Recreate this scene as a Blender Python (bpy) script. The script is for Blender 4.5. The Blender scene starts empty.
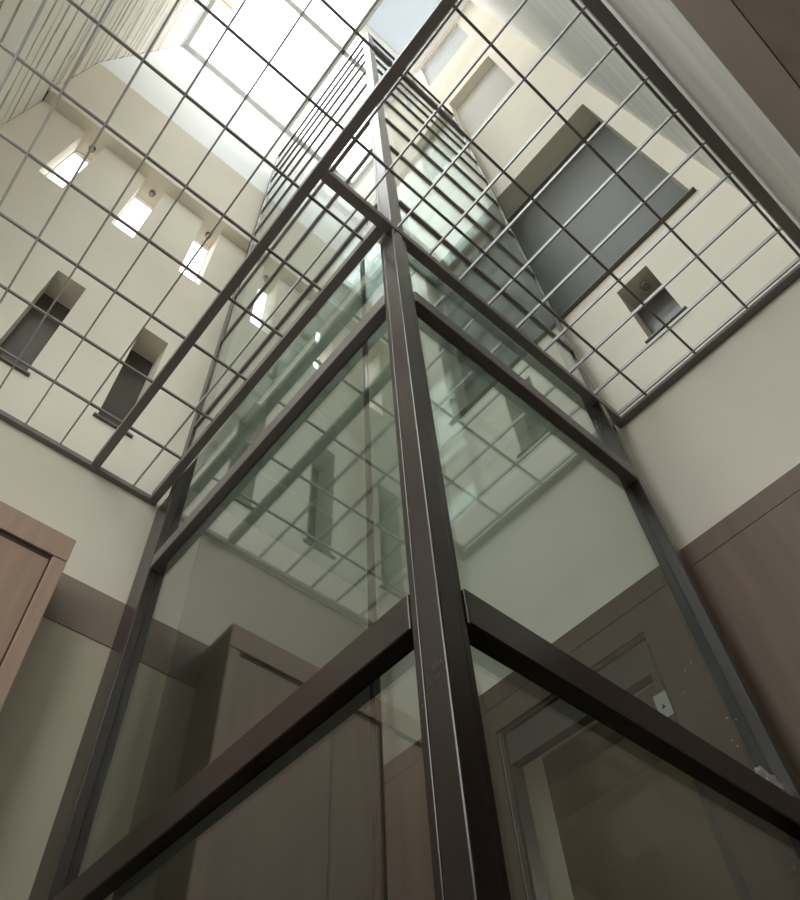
import bpy, bmesh, math, random
from mathutils import Vector, Matrix

random.seed(4)
S = 0.8          # metres per layout unit
H = 1.0          # eye height above the floor, metres
FL = -H / S      # floor level in layout units (the eye is at 0,0,0)
scene = bpy.context.scene
COL = scene.collection


# ------------------------------------------------------------------ helpers
def P(x, y, z):
    return Vector((x * S, y * S, z * S + H))


def quad(bm, pts, flip=False):
    vs = [bm.verts.new(p) for p in pts]
    if flip:
        vs.reverse()
    return bm.faces.new(vs)


def bx(bm, x0, x1, y0, y1, z0, z1):
    """axis aligned box in layout units"""
    a, b = P(min(x0, x1), min(y0, y1), min(z0, z1)), P(max(x0, x1), max(y0, y1), max(z0, z1))
    v = [bm.verts.new((x, y, z)) for z in (a.z, b.z) for y in (a.y, b.y) for x in (a.x, b.x)]
    for f in ((0, 2, 3, 1), (4, 5, 7, 6), (0, 1, 5, 4), (2, 6, 7, 3), (0, 4, 6, 2), (1, 3, 7, 5)):
        bm.faces.new([v[i] for i in f])


def prism(bm, prof, x0, x1):
    """profile of (y, z) points swept along X, layout units"""
    n = len(prof)
    A = [bm.verts.new(P(x0, y, z)) for y, z in prof]
    B = [bm.verts.new(P(x1, y, z)) for y, z in prof]
    bm.faces.new(A)
    bm.faces.new(list(reversed(B)))
    for i in range(n):
        j = (i + 1) % n
        bm.faces.new([A[j], A[i], B[i], B[j]])


def lathe(bm, prof, c, axis='z', n=20):
    """prof: (radius, height) in metres about point c (metres)"""
    rings = []
    for r, h in prof:
        ring = []
        for k in range(n):
            t = 2 * math.pi * k / n
            ring.append(bm.verts.new((c[0] + r * math.cos(t), c[1] + r * math.sin(t), c[2] + h)))
        rings.append(ring)
    for a, b in zip(rings, rings[1:]):
        for k in range(n):
            bm.faces.new((a[k], a[(k + 1) % n], b[(k + 1) % n], b[k]))
    bm.faces.new(list(reversed(rings[0])))
    bm.faces.new(rings[-1])


def holed_wall(bm, axis, f0, f1, u0, u1, z0, z1, holes):
    """slab between axis=f0 and axis=f1, spanning u0..u1, z0..z1, with rectangular holes (u0,u1,z0,z1)"""
    us = sorted({u0, u1} | {min(max(h[i], u0), u1) for h in holes for i in (0, 1)})
    zs = sorted({z0, z1} | {min(max(h[i], z0), z1) for h in holes for i in (2, 3)})

    def Q(f, u, z):
        return P(f, u, z) if axis == 'x' else P(u, f, z)

    def solid(i, j):
        if i < 0 or j < 0 or i >= len(us) - 1 or j >= len(zs) - 1:
            return False
        uc, zc = (us[i] + us[i + 1]) / 2, (zs[j] + zs[j + 1]) / 2
        return not any(h[0] < uc < h[1] and h[2] < zc < h[3] for h in holes)

    for i in range(len(us) - 1):
        for j in range(len(zs) - 1):
            if not solid(i, j):
                continue
            a, b, c, d = us[i], us[i + 1], zs[j], zs[j + 1]
            quad(bm, [Q(f0, a, c), Q(f0, b, c), Q(f0, b, d), Q(f0, a, d)])
            quad(bm, [Q(f1, a, c), Q(f1, a, d), Q(f1, b, d), Q(f1, b, c)])
            if not solid(i - 1, j):
                quad(bm, [Q(f0, a, c), Q(f0, a, d), Q(f1, a, d), Q(f1, a, c)])
            if not solid(i + 1, j):
                quad(bm, [Q(f0, b, c), Q(f1, b, c), Q(f1, b, d), Q(f0, b, d)])
            if not solid(i, j - 1):
                quad(bm, [Q(f0, a, c), Q(f1, a, c), Q(f1, b, c), Q(f0, b, c)])
            if not solid(i, j + 1):
                quad(bm, [Q(f0, a, d), Q(f0, b, d), Q(f1, b, d), Q(f1, a, d)])
    bmesh.ops.remove_doubles(bm, verts=bm.verts, dist=1e-5)
    bmesh.ops.recalc_face_normals(bm, faces=bm.faces)


def obj(name, bm, m, parent=None, bevel=0.0, smooth=False):
    bmesh.ops.recalc_face_normals(bm, faces=bm.faces)
    me = bpy.data.meshes.new(name)
    org = Vector(parent.location) if parent is not None and parent.type == 'EMPTY' else Vector((0, 0, 0))
    if parent is None:
        lo = Vector((min(v.co[i] for v in bm.verts) for i in range(3)))
        hi = Vector((max(v.co[i] for v in bm.verts) for i in range(3)))
        org = Vector(((lo.x + hi.x) / 2, (lo.y + hi.y) / 2, lo.z))
    elif parent.type != 'EMPTY':
        org = Vector(parent['_org'])
    bmesh.ops.translate(bm, verts=bm.verts, vec=-org)
    bm.to_mesh(me)
    bm.free()
    if smooth:
        for p in me.polygons:
            p.use_smooth = True
    o = bpy.data.objects.new(name, me)
    COL.objects.link(o)
    me.materials.append(m)
    if parent is None:
        o.location = org
    else:
        o.parent = parent
    o['_org'] = list(org)
    if bevel:
        b = o.modifiers.new('bevel', 'BEVEL')
        b.width = bevel
        b.segments = 2
        b.limit_method = 'ANGLE'
    return o


def boxes(name, m, parent, *bs, bevel=0.0):
    bm = bmesh.new()
    for b in bs:
        bx(bm, *b)
    return obj(name, bm, m, parent, bevel)


def empty(name, loc):
    o = bpy.data.objects.new(name, None)
    COL.objects.link(o)
    o.location = loc
    o.empty_display_size = 0.1
    return o


def tag(o, label=None, cat=None, group=None, kind=None):
    if label:
        o['label'] = label
    if cat:
        o['category'] = cat
    if group:
        o['group'] = group
    if kind:
        o['kind'] = kind
    return o


# ---------------------------------------------------------------- materials
def mat(name, col, rough=0.6, spec=0.4, var=0.0, scale=4.0, stretch=(1, 1, 1), bump=0.0, bscale=60.0, metallic=0.0, second=None):
    m = bpy.data.materials.new(name)
    m.use_nodes = True
    nt = m.node_tree
    b = nt.nodes['Principled BSDF']
    b.inputs['Base Color'].default_value = (*col, 1)
    b.inputs['Roughness'].default_value = rough
    b.inputs['Specular IOR Level'].default_value = spec
    b.inputs['Metallic'].default_value = metallic
    tc = nt.nodes.new('ShaderNodeTexCoord')
    mp = nt.nodes.new('ShaderNodeMapping')
    mp.inputs['Scale'].default_value = stretch
    nt.links.new(tc.outputs['Object'], mp.inputs['Vector'])
    if var:
        n = nt.nodes.new('ShaderNodeTexNoise')
        n.inputs['Scale'].default_value = scale
        n.inputs['Detail'].default_value = 5
        nt.links.new(mp.outputs[0], n.inputs['Vector'])
        r = nt.nodes.new('ShaderNodeValToRGB')
        r.color_ramp.elements[0].position = 0.3
        r.color_ramp.elements[1].position = 0.7
        c2 = second or tuple(c * (1 - var) for c in col)
        r.color_ramp.elements[0].color = (*c2, 1)
        r.color_ramp.elements[1].color = (*[min(1, c * (1 + var * 0.5)) for c in col], 1)
        nt.links.new(n.outputs['Fac'], r.inputs['Fac'])
        nt.links.new(r.outputs['Color'], b.inputs['Base Color'])
    if bump:
        n2 = nt.nodes.new('ShaderNodeTexNoise')
        n2.inputs['Scale'].default_value = bscale
        n2.inputs['Detail'].default_value = 4
        nt.links.new(mp.outputs[0], n2.inputs['Vector'])
        bp = nt.nodes.new('ShaderNodeBump')
        bp.inputs['Strength'].default_value = bump
        bp.inputs['Distance'].default_value = 0.004
        nt.links.new(n2.outputs['Fac'], bp.inputs['Height'])
        nt.links.new(bp.outputs['Normal'], b.inputs['Normal'])
    return m


def glass_mat(name, tint, f0=0.045, rough=0.0, haze=0.0, hazecol=(0.7, 0.72, 0.72)):
    """clear sheet: transparent with a Schlick reflection on each face, optional dusty film"""
    m = bpy.data.materials.new(name)
    m.use_nodes = True
    nt = m.node_tree
    nt.nodes.clear()
    out = nt.nodes.new('ShaderNodeOutputMaterial')
    tr = nt.nodes.new('ShaderNodeBsdfTransparent')
    tr.inputs['Color'].default_value = (*tint, 1)
    gl = nt.nodes.new('ShaderNodeBsdfGlossy')
    gl.inputs['Roughness'].default_value = rough
    gl.inputs['Color'].default_value = (0.96, 0.98, 0.975, 1)
    lw = nt.nodes.new('ShaderNodeLayerWeight')
    lw.inputs['Blend'].default_value = 0.5
    pw = nt.nodes.new('ShaderNodeMath')
    pw.operation = 'POWER'
    pw.inputs[1].default_value = 5.0
    nt.links.new(lw.outputs['Facing'], pw.inputs[0])
    ma = nt.nodes.new('ShaderNodeMath')
    ma.operation = 'MULTIPLY_ADD'
    ma.inputs[1].default_value = 1 - f0
    ma.inputs[2].default_value = f0
    nt.links.new(pw.outputs[0], ma.inputs[0])
    mx = nt.nodes.new('ShaderNodeMixShader')
    nt.links.new(ma.outputs[0], mx.inputs['Fac'])
    base = tr
    if haze:
        df = nt.nodes.new('ShaderNodeBsdfTranslucent')
        df.inputs['Color'].default_value = (*hazecol, 1)
        mh = nt.nodes.new('ShaderNodeMixShader')
        mh.inputs['Fac'].default_value = haze
        nt.links.new(tr.outputs[0], mh.inputs[1])
        nt.links.new(df.outputs[0], mh.inputs[2])
        base = mh
    nt.links.new(base.outputs[0], mx.inputs[1])
    nt.links.new(gl.outputs[0], mx.inputs[2])
    nt.links.new(mx.outputs[0], out.inputs['Surface'])
    return m


M = {}
M['plaster'] = mat('cream_plaster', (0.70, 0.645, 0.555), 0.85, 0.2, var=0.07, scale=1.3, bump=0.12)
M['plaster_grey'] = mat('grey_streaked_plaster', (0.80, 0.785, 0.74), 0.8, 0.25, var=0.14, scale=2.2, stretch=(0.5, 0.5, 5.0), bump=0.15)
M['white'] = mat('white_plaster', (0.82, 0.83, 0.84), 0.8, 0.2, var=0.03, scale=2)
M['olive'] = mat('olive_beige_paint', (0.52, 0.46, 0.35), 0.8, 0.2, var=0.06, scale=2)
M['brown_band'] = mat('taupe_brown_paint', (0.26, 0.20, 0.16), 0.7, 0.3, var=0.08, scale=2.5)
M['brown_panel'] = mat('brown_wood_panel', (0.175, 0.122, 0.094), 0.6, 0.3, var=0.18, scale=3, stretch=(6, 6, 0.6))
M['brown_dark'] = mat('dark_shaft_lining', (0.085, 0.072, 0.06), 0.7, 0.3, var=0.1, scale=3)  # shade of the shaft interior put into the colour
M['wood'] = mat('light_wood', (0.37, 0.25, 0.185), 0.5, 0.35, var=0.16, scale=4, stretch=(7, 7, 0.7), bump=0.05, bscale=40)
M['wood_leaf'] = mat('door_leaf_wood', (0.34, 0.225, 0.165), 0.5, 0.35, var=0.14, scale=4, stretch=(7, 7, 0.6), bump=0.05, bscale=40)
M['wood_dark'] = mat('door_edge_seal', (0.05, 0.03, 0.022), 0.6, 0.3)
M['steel'] = mat('brown_painted_steel', (0.035, 0.025, 0.021), 0.26, 0.5, var=0.08, scale=6, bump=0.03, bscale=90)
M['steel_dark'] = mat('dark_gasket', (0.022, 0.019, 0.018), 0.5, 0.4)
M['grate'] = mat('grey_brown_grating_steel', (0.165, 0.148, 0.14), 0.42, 0.5, var=0.1, scale=5)
M['bar'] = mat('galvanised_bar', (0.36, 0.35, 0.345), 0.4, 0.6, var=0.1, scale=7)
M['pane_dark'] = mat('dark_window_pane', (0.060, 0.054, 0.045), 0.25, 0.5, var=0.06, scale=2)
M['pane_grey'] = mat('grey_green_shutter', (0.058, 0.058, 0.045), 0.5, 0.4, var=0.05, scale=2)
M['pane_pale'] = mat('pale_grey_panel', (0.46, 0.47, 0.46), 0.5, 0.3, var=0.12, scale=5)
M['pane_tan'] = mat('pale_taupe_panel', (0.36, 0.345, 0.30), 0.6, 0.3, var=0.05, scale=2)
M['sill'] = mat('dark_stone_sill', (0.11, 0.095, 0.08), 0.5, 0.4)
M['frame_grey'] = mat('grey_skylight_frame', (0.36, 0.36, 0.34), 0.5, 0.4)
M['frame_white'] = mat('white_window_frame', (0.7, 0.7, 0.7), 0.5, 0.4)
M['siding'] = mat('pale_timber_siding', (0.82, 0.775, 0.70), 0.75, 0.2, var=0.05, scale=1.5)
M['groove'] = mat('brown_siding_joint', (0.15, 0.10, 0.07), 0.8, 0.2)
M['floor'] = mat('grey_floor_tile', (0.22, 0.20, 0.17), 0.4, 0.4, var=0.1, scale=3)
M['room'] = mat('back_room_paint', (0.42, 0.38, 0.29), 0.85, 0.2, var=0.04, scale=2)
M['room_dark'] = mat('back_room_beam', (0.27, 0.23, 0.17), 0.8, 0.2)
M['doorsteel'] = mat('grey_brown_door_frame', (0.115, 0.10, 0.088), 0.45, 0.4, var=0.06, scale=4)
M['label'] = mat('white_sticker', (0.74, 0.74, 0.70), 0.5, 0.3)
M['ink'] = mat('dark_sticker_mark', (0.06, 0.06, 0.055), 0.6, 0.2)
M['foil'] = mat('crumpled_foil', (0.85, 0.86, 0.88), 0.3, 0.8, metallic=0.2)
M['speck'] = mat('paint_speck', (0.62, 0.58, 0.5), 0.7, 0.2)
M['lampmetal'] = mat('grey_lamp_metal', (0.16, 0.14, 0.125), 0.4, 0.5)
M['lens'] = mat('lamp_lens', (0.3, 0.29, 0.27), 0.15, 0.5)
M['orange'] = mat('orange_sealant', (0.75, 0.36, 0.10), 0.6, 0.3)
M['glass'] = glass_mat('green_tinted_glass', (0.87, 0.905, 0.89), 0.13)
M['glass_clear'] = glass_mat('clear_glass', (0.93, 0.95, 0.94), 0.04)
M['glass_sky'] = glass_mat('skylight_glass', (0.95, 0.96, 0.97), 0.04)
M['glass_dirty'] = glass_mat('dirty_skylight_glass', (0.26, 0.27, 0.275), 0.04, haze=0.15)

# --------------------------------------------------------------- the setting
YL, XR, YN, XF = 2.40, 2.13, -0.37, -1.10       # left wall, right wall, near wall, far wall
ROOF = 14.7
SOF = 6.6

# left wall with its two rows of windows
low_win = [(-0.835, -0.655), (-0.27, -0.09), (0.29, 0.47)]
high_win = [(-0.745, -0.572), (-0.205, -0.034), (0.335, 0.507)]
holes = [(a, b, 3.39, 4.45) for a, b in low_win] + [(a, b, 5.44, SOF) for a, b in high_win]
bm = bmesh.new()
holed_wall(bm, 'y', YL, YL + 0.20, XF, 2.45, FL, SOF, holes)
tag(obj('wall_left', bm, M['plaster']), kind='structure')
bm = bmesh.new()
bx(bm, XF, 2.45, 2.30, 2.60, SOF, 6.9)
prism(bm, [(2.315, 6.9), (2.315, 8.05), (2.60, 8.05), (2.60, 6.9)], XF, 2.45)
tag(obj('wall_upper', bm, M['plaster']), kind='structure')
bm = bmesh.new()
prism(bm, [(2.315, 8.05), (3.16, ROOF), (3.4, ROOF), (2.60, 8.05)], XF, 2.45)
tag(obj('wall_reveal', bm, M['white']), kind='structure')
# painted bands low on the left wall
tag(boxes('trim_1', M['brown_band'], None, (XF, 0.98, YL - 0.008, YL, 2.10, 2.338)), kind='structure')
tag(boxes('trim_2', M['olive'], None, (XF, 0.98, YL - 0.004, YL, FL, 2.10)), kind='structure')
tag(boxes('trim_7', M['brown_dark'], None, (0.98, 2.12, YL - 0.006, YL, FL, 2.98)), kind='structure')  # dark panel over the plaster, painting in the dim look behind the glass

# right wall
BIG = (-0.24, 1.60, 4.21, 6.67)
SML = (0.163, 0.362, 3.377, 3.985)
TAN = (0.0, 0.70, 8.80, 10.75)
GRY = (0.0, 0.85, 12.7, 14.45)
DOOR = (0.95, 1.70, FL, 1.945)
bm = bmesh.new()
holed_wall(bm, 'x', XR, XR + 0.26, YN - 0.2, 3.4, FL, ROOF, [BIG, SML, TAN, GRY, DOOR])
tag(obj('wall_right', bm, M['plaster']), kind='structure')
bm = bmesh.new()
holed_wall(bm, 'x', XR - 0.010, XR, YN, YL - 0.01, 2.063, 2.16, [])
tag(obj('trim_3', bm, M['brown_panel']), kind='structure')
bm = bmesh.new()
holed_wall(bm, 'x', XR - 0.010, XR, YN, YL - 0.01, FL, 2.06, [DOOR])
tag(obj('trim_4', bm, M['brown_panel']), kind='structure')

# near wall (just behind the viewer)
FILL_NEAR = [(-1.0, -0.45, 3.4, 4.3)]
bm = bmesh.new()
holed_wall(bm, 'y', YN, YN - 0.2, XF - 0.2, XR, FL, ROOF, FILL_NEAR)
tag(obj('wall_near', bm, M['plaster_grey']), kind='structure')
tag(boxes('trim_5', M['brown_band'], None, (XF, XR - 0.012, YN, YN + 0.008, 1.72, 2.16)), kind='structure')
tag(boxes('trim_6', M['brown_panel'], None, (XF, XR - 0.012, YN, YN + 0.006, FL, 1.72)), kind='structure')

# far wall of pale horizontal boards
bm = bmesh.new()
bx(bm, XF - 0.25, XF - 0.03, 1.28, 3.4, FL, ROOF)
tag(obj('wall_far', bm, M['groove']), kind='structure')
FILL_FAR = [(-0.25, 1.14, 1.5, 3.0), (-0.25, 1.14, 3.2, 5.8), (-0.25, 1.14, 6.0, 8.8), (-0.25, 1.14, 9.2, 12.0)]
bm = bmesh.new()
holed_wall(bm, 'x', XF, XF - 0.25, YN, 1.28, FL, ROOF, FILL_FAR)
tag(obj('wall_far_bay', bm, M['plaster_grey']), kind='structure')
bm = bmesh.new()
z = FL
k = 0
ymax = lambda zz: YL if zz < SOF else (2.30 if zz < 8.05 else 2.315 + (zz - 8.05) / (ROOF - 8.05) * 0.845)
while z < ROOF - 0.02:
    h = 0.36 if z < 4.2 else (0.30, 0.43, 0.26, 0.38)[k % 4]
    z1 = min(z + h, ROOF)
    # boards are staggered in length: each course is cut once, the cut piece sits a little back
    ycut = random.uniform(1.5, 2.2)
    g = 0.055
    bx(bm, XF - 0.03, XF, 1.28, ycut, z, z1 - g)
    bx(bm, XF - 0.03, XF - 0.004, ycut, ymax(z) + 0.02, z, z1 - g)
    if k % 3 == 1:
        bx(bm, XF - 0.03, XF + 0.004, max(1.28, ycut - 0.5), ymax(z) + 0.02, z + h * 0.45, z + h * 0.53)
    z = z1
    k += 1
tag(obj('wall_far_siding', bm, M['siding']), kind='structure')

tag(boxes('floor', M['floor'], None, (-2, 5.2, -1.2, 3.6, FL - 0.15, FL)), kind='structure')

# roof and skylight
bm = bmesh.new()
op = (-1.07, 2.05, -0.25, 3.14)
bx(bm, XF - 0.25, 2.45, YN - 0.2, op[2], ROOF, ROOF + 0.2)
bx(bm, XF - 0.25, 2.45, op[3], 3.5, ROOF, ROOF + 0.2)
bx(bm, XF - 0.25, op[0], op[2], op[3], ROOF, ROOF + 0.2)
bx(bm, op[1], 2.45, op[2], op[3], ROOF, ROOF + 0.2)
tag(obj('ceiling', bm, M['white']), kind='structure')
sky = tag(empty('skylight', P(0.5, 1.4, ROOF)), kind='structure')
zt = ROOF
for (x0, x1, y0, y1) in ((-1.07, 2.05, 3.06, 3.14), (-1.07, 2.05, 1.47, 1.55), (0.95, 1.05, -0.25, 3.06), (-1.07, -1.0, -0.25, 3.06),
                         (1.97, 2.05, -0.25, 3.06), (-1.0, 1.97, -0.25, -0.17)):
    boxes('frame', M['frame_grey'], sky, (x0, x1, y0, y1, zt, zt + 0.10), bevel=0.004)
boxes('frame', M['frame_white'], sky, (1.05, 1.97, 0.96, 1.10, zt, zt + 0.10), bevel=0.004)
for (x0, x1, y0, y1, m) in ((-1.0, 0.95, 1.55, 3.06, 'glass_sky'), (1.05, 1.97, 1.55, 3.06, 'glass_sky'), (-1.0, 0.95, -0.17, 1.47, 'glass_sky'),
                            (1.05, 1.97, 1.10, 1.47, 'glass_sky'), (1.05, 1.97, -0.17, 0.96, 'glass_dirty')):
    boxes('pane', M[m], sky, (x0, x1, y0, y1, zt + 0.05, zt + 0.062))
boxes('sealant', M['orange'], sky, (-1.0, -0.74, 2.16, 2.20, zt + 0.02, zt + 0.048))


# ------------------------------------------------------------------ windows
def left_window(n, a, b, z0, z1, bright):
    w = tag(empty('window_%d' % n, P((a + b) / 2, YL, z0)), kind='structure')
    yb = YL + 0.18
    if bright:
        f = boxes('frame', M['frame_white'], w, (a, a + 0.006, yb - 0.01, yb + 0.02, z0, z1), (b - 0.006, b, yb - 0.01, yb + 0.02, z0, z1),
                  (a, b, yb - 0.01, yb + 0.02, z0, z0 + 0.015), (a, b, yb - 0.01, yb + 0.02, z1 - 0.008, z1))
        boxes('pane', M['glass_clear'], w, (a + 0.006, b - 0.006, yb, yb + 0.008, z0 + 0.015, z1 - 0.008))
        boxes('sill', M['plaster'], w, (a, b, YL, yb - 0.01, z0 - 0.0, z0 + 0.015))
    else:
        boxes('shutter', M['pane_dark'], w, (a, b, yb, yb + 0.03, z0, z1))
        boxes('sill', M['sill'], w, (a - 0.02, b + 0.02, YL - 0.018, YL, z0 - 0.014, z0))
    return w


for i, (a, b) in enumerate(low_win):
    left_window(1 + i, a, b, 3.39, 4.45, False)
for i, (a, b) in enumerate(high_win):
    left_window(4 + i, a, b, 5.44, SOF, True)


def right_window(n, hole, depth, m, sill=True, frame=None):
    y0, y1, z0, z1 = hole
    w = tag(empty('window_%d' % n, P(XR, (y0 + y1) / 2, z0)), kind='structure')
    boxes('shutter', M[m], w, (XR + depth, XR + depth + 0.03, y0, y1, z0, z1))
    if frame:
        xf = XR + depth
        boxes('frame', M[frame], w, (xf - 0.02, xf, y0, y0 + 0.05, z0, z1), (xf - 0.02, xf, y1 - 0.05, y1, z0, z1),
              (xf - 0.02, xf, y0 + 0.05, y1 - 0.05, z0, z0 + 0.06), (xf - 0.02, xf, y0 + 0.05, y1 - 0.05, z1 - 0.06, z1))
    if sill:
        boxes('sill', M['sill'], w, (XR - 0.03, XR, y0 - 0.02, y1 + 0.02, z0 - 0.010, z0))
    return w


right_window(7, SML, 0.155, 'pane_dark')
right_window(8, BIG, 0.20, 'pane_grey')
right_window(9, TAN, 0.12, 'pane_tan', sill=False)
right_window(10, GRY, 0.05, 'pane_pale', sill=False)


for i, (a, b, z0, z1) in enumerate(FILL_NEAR):          # unseen window added behind the viewer to let in extra daylight
    w = tag(empty('window_%d' % (11 + i), P((a + b) / 2, YN, z0)), kind='structure')
    ya, yb = YN - 0.14, YN - 0.09
    boxes('frame', M['frame_white'], w, (a, a + 0.04, ya, yb, z0, z1), (b - 0.04, b, ya, yb, z0, z1), (a + 0.04, b - 0.04, ya, yb, z0, z0 + 0.05),
          (a + 0.04, b - 0.04, ya, yb, z1 - 0.05, z1))
    boxes('pane', M['glass_clear'], w, (a + 0.04, b - 0.04, YN - 0.12, YN - 0.11, z0 + 0.05, z1 - 0.05))

for i, (a, b, z0, z1) in enumerate(FILL_FAR):          # unseen windows added in the far wall to light the walls opposite
    w = tag(empty('window_%d' % (12 + i), P(XF, (a + b) / 2, z0)), kind='structure')
    xa, xb = XF - 0.18, XF - 0.13
    boxes('frame', M['frame_white'], w, (xa, xb, a, a + 0.04, z0, z1), (xa, xb, b - 0.04, b, z0, z1), (xa, xb, a + 0.04, b - 0.04, z0, z0 + 0.05),
          (xa, xb, a + 0.04, b - 0.04, z1 - 0.05, z1))
    boxes('pane', M['glass_clear'], w, (XF - 0.16, XF - 0.15, a + 0.04, b - 0.04, z0 + 0.05, z1 - 0.05))

# ------------------------------------------------------- doors and door room
d1 = tag(empty('door_1', P(-0.02, 2.16, FL)), kind='structure')
YD = 2.16
ZD = 2.29
XA, XB = -0.78, 0.402            # outer edges of the projecting surround
for a, b in ((XA, -0.70), (-0.48, -0.40), (0.348, XB)):
    boxes('jamb', M['wood'], d1, (a, b, YD, YL - 0.01, FL, ZD - 0.125), bevel=0.003)
boxes('head', M['wood'], d1, (XA, XB, YD, YL - 0.01, ZD - 0.122, ZD), bevel=0.003)
boxes('seal', M['wood_dark'], d1, (-0.40, -0.394, YD + 0.012, YD + 0.05, FL, ZD - 0.122), (0.342, 0.348, YD + 0.012, YD + 0.05, FL, ZD - 0.122),
      (-0.394, 0.342, YD + 0.012, YD + 0.05, ZD - 0.14, ZD - 0.122))
for a, b in ((-0.70, -0.48), (-0.394, -0.139), (-0.135, 0.342)):
    lf = boxes('leaf', M['wood_leaf'], d1, (a, b, YD + 0.014, YD + 0.07, FL, ZD - 0.14))
bm = bmesh.new()
bx(bm, -0.17, -0.15, YD - 0.03, YD + 0.014, 0.02, 0.04)
bx(bm, -0.29, -0.15, YD - 0.045, YD - 0.03, 0.02, 0.04)
obj('handle', bm, M['lampmetal'], d1, bevel=0.004)

d2 = tag(empty('door_2', P(XR, 1.32, FL)), kind='structure')
y0, y1, zd = DOOR[0], DOOR[1], DOOR[3]
xd = XR + 0.005
boxes('door_frame', M['doorsteel'], d2, (xd, xd + 0.09, y0, y0 + 0.012, FL, zd), (xd, xd + 0.09, y1 - 0.02, y1, FL, zd),
      (xd, xd + 0.09, y0 + 0.012, y1 - 0.02, zd - 0.014, zd), bevel=0.002)
lf = boxes('leaf', M['doorsteel'], d2, (xd + 0.008, xd + 0.055, y0 + 0.018, 0.995, FL + 0.01, zd - 0.020),
           (xd + 0.008, xd + 0.055, 1.675, y1 - 0.026, FL + 0.01, zd - 0.020),
           (xd + 0.008, xd + 0.055, 0.995, 1.675, 1.79, zd - 0.020),
           (xd + 0.008, xd + 0.055, 0.995, 1.675, FL + 0.01, FL + 0.35), bevel=0.003)
boxes('pane', M['glass_clear'], d2, (xd + 0.027, xd + 0.035, 0.995, 1.675, FL + 0.35, 1.79))

st = empty('door_label', P(XR + 0.012, 0.968, 1.61))
tag(st, 'small white sticker with a dark mark on the glazed door seen through the lift', 'sticker')
SL = 0.003
boxes('sheet', M['label'], st, (XR + 0.010, XR + 0.0125, 0.968, 1.018, 1.605, 1.70))
bm = bmesh.new()
xs = XR + 0.0095
ring = [(0.985, 1.64), (1.001, 1.64), (0.993, 1.66)]
A = [bm.verts.new(P(xs, u, v)) for u, v in ring]
B = [bm.verts.new(P(xs + 0.0005, u, v)) for u, v in ring]
bm.faces.new(A)
bm.faces.new(list(reversed(B)))
for i in range(3):
    bm.faces.new([A[i], B[i], B[(i + 1) % 3], A[(i + 1) % 3]])
obj('mark', bm, M['ink'], st)

# room behind the glazed door
bm = bmesh.new()
bx(bm, 5.0, 5.1, -0.9, 2.75, FL, 2.3)
bx(bm, 2.40, 5.0, 2.62, 2.75, FL, 2.3)
bx(bm, 2.40, 5.0, -0.9, -0.8, FL, 2.3)
bx(bm, 2.40, 5.1, -0.9, 2.75, 2.2, 2.3)
tag(obj('wall_back_room', bm, M['room']), kind='structure')
tag(boxes('beam_back_room', M['room_dark'], None, (2.72, 2.98, -0.8, 2.62, 2.06, 2.2)), kind='structure')

# ----------------------------------------------------------- lift shaft
X0, Y0 = 0.719, 0.650
XE, YE = 1.965, 2.26          # far edges of the glass tower
TOP = 9.3
sh = empty('glass_lift_shaft', P(1.4, 1.5, FL))
tag(sh, 'tall glass lift shaft framed in brown steel rising through the light well', 'lift shaft')
GI = 0.036     # glass set back behind the frame face
# corner post nearest the viewer: hollow section plus stepped glazing rebates
boxes('corner_post', M['steel'], sh, (X0, X0 + 0.052, Y0, Y0 + 0.056, FL, TOP), bevel=0.003)
boxes('glazing_rebate', M['steel'], sh, (X0 + 0.003, X0 + 0.05, Y0 + 0.0585, Y0 + 0.076, FL, TOP), bevel=0.002)
boxes('glazing_rebate', M['steel'], sh, (X0 + 0.0545, X0 + 0.072, Y0 + 0.006, Y0 + 0.05, FL, TOP), bevel=0.002)
# rear posts; below the grating they carry a filler strip that meets the wall
ZG = 3.03
boxes('rear_post', M['steel'], sh, (X0, X0 + 0.07, YE - 0.05, YE, FL, TOP), bevel=0.003)
boxes('rear_post', M['steel'], sh, (XE - 0.035, XE, Y0, Y0 + 0.07, FL, TOP), bevel=0.003)
boxes('rear_post', M['steel'], sh, (XE - 0.035, XE, YE - 0.035, YE, FL, TOP), bevel=0.003)
boxes('filler_strip', M['steel'], sh, (X0 + 0.01, X0 + 0.05, YE, YL - 0.008, FL, ZG - 0.05))
boxes('filler_strip', M['steel'], sh, (XE, XE + 0.03, Y0 + 0.01, Y0 + 0.05, FL, ZG - 0.02))


def rail(name, z0, z1, dep=0.043, back=False, m='steel'):
    """glazing rails on the two front faces, one part each (left face runs along Y, right face along X)"""
    boxes(name, M[m], sh, (X0, X0 + dep, Y0 + 0.076, YE - 0.05, z0, z1), bevel=0.003)
    boxes(name, M[m], sh, (X0 + 0.072, XE - 0.035, Y0, Y0 + dep, z0, z1), bevel=0.003)
    if back:
        boxes('back_rail', M['steel'], sh, (XE - 0.04, XE, Y0 + 0.08, YE - 0.035, z0 + 0.006, z1 - 0.006))
        boxes('back_rail', M['steel'], sh, (X0 + 0.08, XE - 0.035, YE - 0.035, YE, z0 + 0.006, z1 - 0.006))


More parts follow.
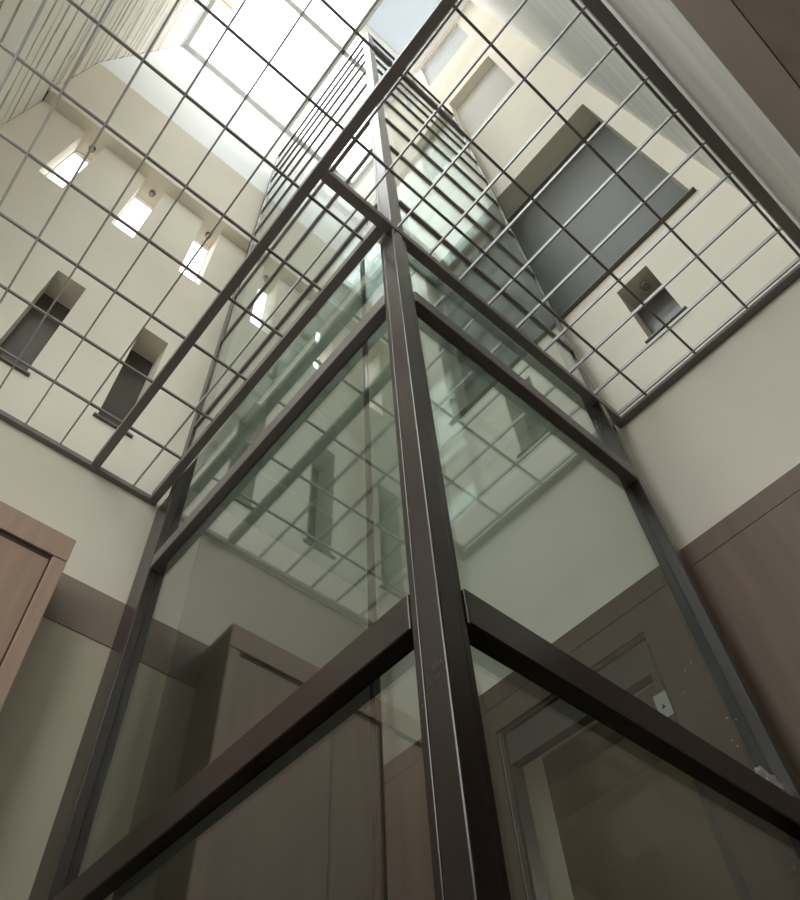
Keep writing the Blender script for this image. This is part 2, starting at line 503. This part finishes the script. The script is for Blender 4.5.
rail('transom', 0.962, 1.052)
rail('transom', 2.395, 2.475, m='grate')
rings = [3.50, 4.52, 5.25, 5.95, 6.6, 7.2, 7.75, 8.25, 8.7]
for z in rings:
    rail('ring_beam', z - 0.016, z + 0.016, 0.026, False, 'grate')
boxes('top_frame', M['steel'], sh, (X0, XE, Y0, Y0 + 0.06, TOP - 0.06, TOP + 0.02), (X0, XE, YE - 0.06, YE, TOP - 0.06, TOP + 0.02),
      (X0, X0 + 0.06, Y0 + 0.06, YE - 0.06, TOP - 0.06, TOP + 0.02), (XE - 0.06, XE, Y0 + 0.06, YE - 0.06, TOP - 0.06, TOP + 0.02))
levels = [(FL + 0.05, 0.962), (1.052, 2.395), (2.475, 2.986), (3.05, 3.488)]
levels += [(a + 0.016, b - 0.016) for a, b in zip(rings, rings[1:])] + [(rings[-1] + 0.016, TOP - 0.06)]
T = 0.005
for i, (a, b) in enumerate(levels):
    boxes('glass_pane', M['glass'], sh, (X0 + (GI if a < 3 else 0.010), X0 + (GI if a < 3 else 0.010) + T, Y0 + 0.07, YE - 0.05, a, b))
    boxes('glass_pane', M['glass'], sh, (X0 + 0.065, XE - 0.035, Y0 + (GI if a < 3 else 0.010), Y0 + (GI if a < 3 else 0.010) + T, a, b))
    if a > ZG:
        boxes('back_pane', M['glass'], sh, (XE - 0.027, XE - 0.013, Y0 + 0.08, YE - 0.06, a, b))
        boxes('back_pane', M['glass'], sh, (X0 + 0.08, XE - 0.06, YE - 0.027, YE - 0.013, a, b))
boxes('top_pane', M['glass'], sh, (X0 + 0.06, XE - 0.06, Y0 + 0.06, YE - 0.06, TOP - 0.01, TOP + 0.0))
bm = bmesh.new()
for px, pz in ((1.62, 1.25), (1.755, 1.30), (1.80, 1.255), (1.81, 1.262), (1.74, 1.41), (1.77, 1.175), (1.79, 1.168), (1.86, 1.28), (1.79, 0.86), (1.80, 0.84), (1.68, 1.35)):
    r = random.uniform(0.002, 0.004)
    lathe(bm, [(r * S, 0), (r * S * 0.8, 0.001)], (0, 0, 0), n=7)
    vs = bm.verts[-14:] if False else list(bm.verts)[-14:]
    bmesh.ops.rotate(bm, verts=vs, cent=(0, 0, 0), matrix=Matrix.Rotation(math.radians(90), 3, 'X'))
    bmesh.ops.translate(bm, verts=vs, vec=P(px, Y0 + GI, pz))
tag(obj('paint_specks', bm, M['speck'], sh), label='small pale paint specks on the glass', kind='stuff')

# scrap of foil lying on the lower rail of the right face
bm = bmesh.new()
bmesh.ops.create_icosphere(bm, subdivisions=3, radius=1.0)
for v in bm.verts:
    n = v.co.normalized()
    k = 1 + 0.35 * math.sin(7 * n.x + 3 * n.y) * math.sin(5 * n.z + 4 * n.y) + random.uniform(-0.16, 0.16)
    v.co = Vector((n.x * 0.042 * k, n.y * 0.007 * k, n.z * 0.020 * k))
mz = min(v.co.z for v in bm.verts)
bmesh.ops.translate(bm, verts=bm.verts, vec=P(1.84, Y0 + 0.018, 1.052) + Vector((0, 0, -mz)))
tag(obj('foil_scrap', bm, M['foil']), 'crumpled silver foil scrap on the brown rail of the lift glazing', 'foil')

# ----------------------------------------------------------- steel grating
BZ0, BZ1 = 3.0, 3.06


def beam(name, label, x0, x1, y0, y1, z0=BZ0, z1=BZ1, cat='beam', group=None):
    return tag(boxes(name, M['grate'], None, (x0, x1, y0, y1, z0, z1), bevel=0.002), label, cat, group)


g = None
beam('steel_beam', 'long grey brown steel beam crossing the whole grating from wall to wall', 0.362, 0.402, YN + 0.06, YL - 0.032, z0=2.995, z1=3.045)
beam('steel_beam', 'steel beam along the glass lift face that runs toward the wall with white windows', 0.672, 0.713, 0.69, YL - 0.032, z0=2.99, z1=3.045)
beam('steel_beam', 'steel beam along the glass lift face that runs toward the wall with the big dark opening', 0.403, XR - 0.042, 0.647, 0.688, z0=2.99, z1=3.045)
beam('ledger_rail', 'steel ledger holding the grating against the wall with white windows', XF + 0.02, 0.713, YL - 0.030, YL, z0=2.99, z1=3.02, cat='ledger')
beam('ledger_rail', 'short steel ledger holding the grating below the small dark window', XR - 0.040, XR, YN + 0.06, 0.688, z1=3.02, cat='ledger')
beam('ledger_rail', 'steel ledger holding the grating against the grey streaked wall overhead', XF + 0.02, XR, YN + 0.016, YN + 0.058, z1=3.045, cat='ledger')
beam('ledger_rail', 'steel ledger holding the grating against the pale slatted wall', XF + 0.002, XF + 0.018, YN + 0.06, YL - 0.032, z1=3.045, cat='ledger')


def grating(label, x0, x1, y0, y1, xs, ys):
    r = empty('metal_grating', P((x0 + x1) / 2, (y0 + y1) / 2, 3.01))
    tag(r, label, 'grating', None)
    for y in ys:
        boxes('bearing_bar', M['grate'], r, (x0, x1, y - 0.005, y + 0.005, 3.022, 3.034))
    for x in xs:
        boxes('cross_bar', M['bar'], r, (x - 0.0035, x + 0.0035, y0, y1, 3.020, 3.041))
    return r


ys = [-0.03 + 0.2665 * k for k in range(-1, 10)]
grating('largest steel grating bay, below the row of small white windows', XF + 0.018, 0.362, YN + 0.06, YL - 0.004,
        [0.034 - 0.168 * k for k in range(0, 7)] + [0.202], [y for y in ys if YN + 0.07 < y < YL - 0.05])
grating('narrow steel grating bay between the long beam and the glass lift', 0.402, 0.672, 0.688, YL - 0.004,
        [0.58, 0.475][:1], [y for y in ys if 0.70 < y < YL - 0.05])
grating('steel grating bay between the long beam and the wall with the big dark opening', 0.402, XR - 0.004, YN + 0.058, 0.647,
        [0.748 + 0.1663 * k for k in range(-2, 9)], [y for y in ys if YN + 0.07 < y < 0.64])


# ---------------------------------------------------------------- downlights
def downlight(x, y, z, label, group=None):
    c = P(x, y, z)
    r = empty('downlight', c)
    tag(r, label, 'spotlight', group)
    bm = bmesh.new()
    lathe(bm, [(0.018, -0.035), (0.020, -0.02), (0.020, 0.0)], c, n=16)
    obj('body', bm, M['lampmetal'], r)
    bm = bmesh.new()
    lathe(bm, [(0.013, -0.0385), (0.014, -0.0352)], c, n=16)
    obj('lens', bm, M['lens'], r)
    return r


for (a, b), w in zip(high_win, ('nearest the slatted wall', 'between the two other white windows', 'nearest the long grating beam')):
    downlight((a + b) / 2 + 0.01, 2.475, SOF, 'small dark spotlight above the white window ' + w, 'spotlights above the white windows')
downlight(XR + 0.075, 0.235, SML[3], 'small dark spotlight under the head of the small dark window')

# --------------------------------------------------------------- light
w = bpy.data.worlds.new('World')
scene.world = w
w.use_nodes = True
bg = w.node_tree.nodes['Background']
bg.inputs['Color'].default_value = (0.965, 0.99, 1.0, 1)
wt = w.node_tree
tc = wt.nodes.new('ShaderNodeTexCoord')
sx = wt.nodes.new('ShaderNodeSeparateXYZ')
wt.links.new(tc.outputs['Generated'], sx.inputs[0])
wr = wt.nodes.new('ShaderNodeValToRGB')          # overcast sky above, darker ground below the horizon
wr.color_ramp.elements[0].position = 0.485
wr.color_ramp.elements[0].color = (0.20, 0.185, 0.16, 1)
wr.color_ramp.elements[1].position = 0.52
wr.color_ramp.elements[1].color = (0.965, 0.99, 1.0, 1)
wm = wt.nodes.new('ShaderNodeMath')
wm.operation = 'MULTIPLY_ADD'
wm.inputs[1].default_value = 0.5
wm.inputs[2].default_value = 0.5
wt.links.new(sx.outputs['Z'], wm.inputs[0])
wt.links.new(wm.outputs[0], wr.inputs['Fac'])
wt.links.new(wr.outputs['Color'], bg.inputs['Color'])
bg.inputs['Strength'].default_value = 1.0
try:
    w.cycles.sampling_method = 'MANUAL'
    w.cycles.sample_map_resolution = 256
except Exception:
    pass
ld = bpy.data.lights.new('skylight_portal', 'AREA')
ld.shape = 'RECTANGLE'
ld.size = (op[1] - op[0]) * S
ld.size_y = (op[3] - op[2]) * S
ld.cycles.is_portal = True
lo = bpy.data.objects.new('skylight_portal', ld)
COL.objects.link(lo)
lo.location = P((op[0] + op[1]) / 2, (op[2] + op[3]) / 2, ROOF + 0.13)

for a, b, z0, z1 in FILL_NEAR:
    l2 = bpy.data.lights.new('window_portal', 'AREA')
    l2.shape = 'RECTANGLE'
    l2.size = (b - a) * S
    l2.size_y = (z1 - z0) * S
    l2.cycles.is_portal = True
    o2 = bpy.data.objects.new('window_portal', l2)
    COL.objects.link(o2)
    o2.location = P((a + b) / 2, YN - 0.21, (z0 + z1) / 2)
    o2.rotation_euler = (math.radians(90), 0, 0)

for a, b, z0, z1 in FILL_FAR:
    l2 = bpy.data.lights.new('window_portal', 'AREA')
    l2.shape = 'RECTANGLE'
    l2.size = (z1 - z0) * S
    l2.size_y = (b - a) * S
    l2.cycles.is_portal = True
    o2 = bpy.data.objects.new('window_portal', l2)
    COL.objects.link(o2)
    o2.location = P(XF - 0.26, (a + b) / 2, (z0 + z1) / 2)
    o2.rotation_euler = (0, math.radians(-90), 0)

rl = bpy.data.lights.new('back_room_lamp', 'AREA')  # unseen light added so the room behind the glazed door is not black
rl.shape = 'DISK'
rl.size = 0.3
rl.energy = 1.6
rl.color = (1.0, 0.93, 0.78)
ro = bpy.data.objects.new('back_room_lamp', rl)
COL.objects.link(ro)
ro.location = P(3.9, 1.0, 2.17)

sl = bpy.data.lights.new('lobby_lamp', 'POINT')  # unseen fill light without a fixture, added to brighten the near wall
sl.energy = 0.7
sl.color = (1.0, 0.94, 0.86)
sl.shadow_soft_size = 0.12
so = bpy.data.objects.new('lobby_lamp', sl)
COL.objects.link(so)
so.location = P(XF + 0.12, 1.45, 2.5)

# --------------------------------------------------------------- camera
F, CX, CY = 779.29, 375.08, 481.14
W = ((0.76636, -0.64200, -0.02303), (0.51009, 0.62991, -0.58568), (0.39051, 0.43710, 0.81021))
cam = bpy.data.cameras.new('camera')
co = bpy.data.objects.new('camera', cam)
COL.objects.link(co)
R = Matrix((W[0], tuple(-v for v in W[1]), tuple(-v for v in W[2]))).transposed()
co.matrix_world = Matrix.Translation((0, 0, H)) @ R.to_4x4()
cam.sensor_fit = 'HORIZONTAL'
cam.sensor_width = 36
cam.lens = F / 800 * 36
cam.shift_x = (400 - CX) / 800
cam.shift_y = -(450 - CY) / 800
cam.clip_start = 0.01
cam.clip_end = 200
scene.camera = co

# --------------------------------------------------------------- render look
vs = scene.view_settings
vs.view_transform = 'Standard'
vs.look = 'None'
vs.gamma = 1
vs.use_curve_mapping = False
vs.exposure = 2.95
cy = scene.cycles
cy.use_denoising = True
cy.max_bounces = 20
cy.diffuse_bounces = 12
cy.glossy_bounces = 8
cy.transmission_bounces = 12
cy.transparent_max_bounces = 48
cy.sample_clamp_indirect = 8.0
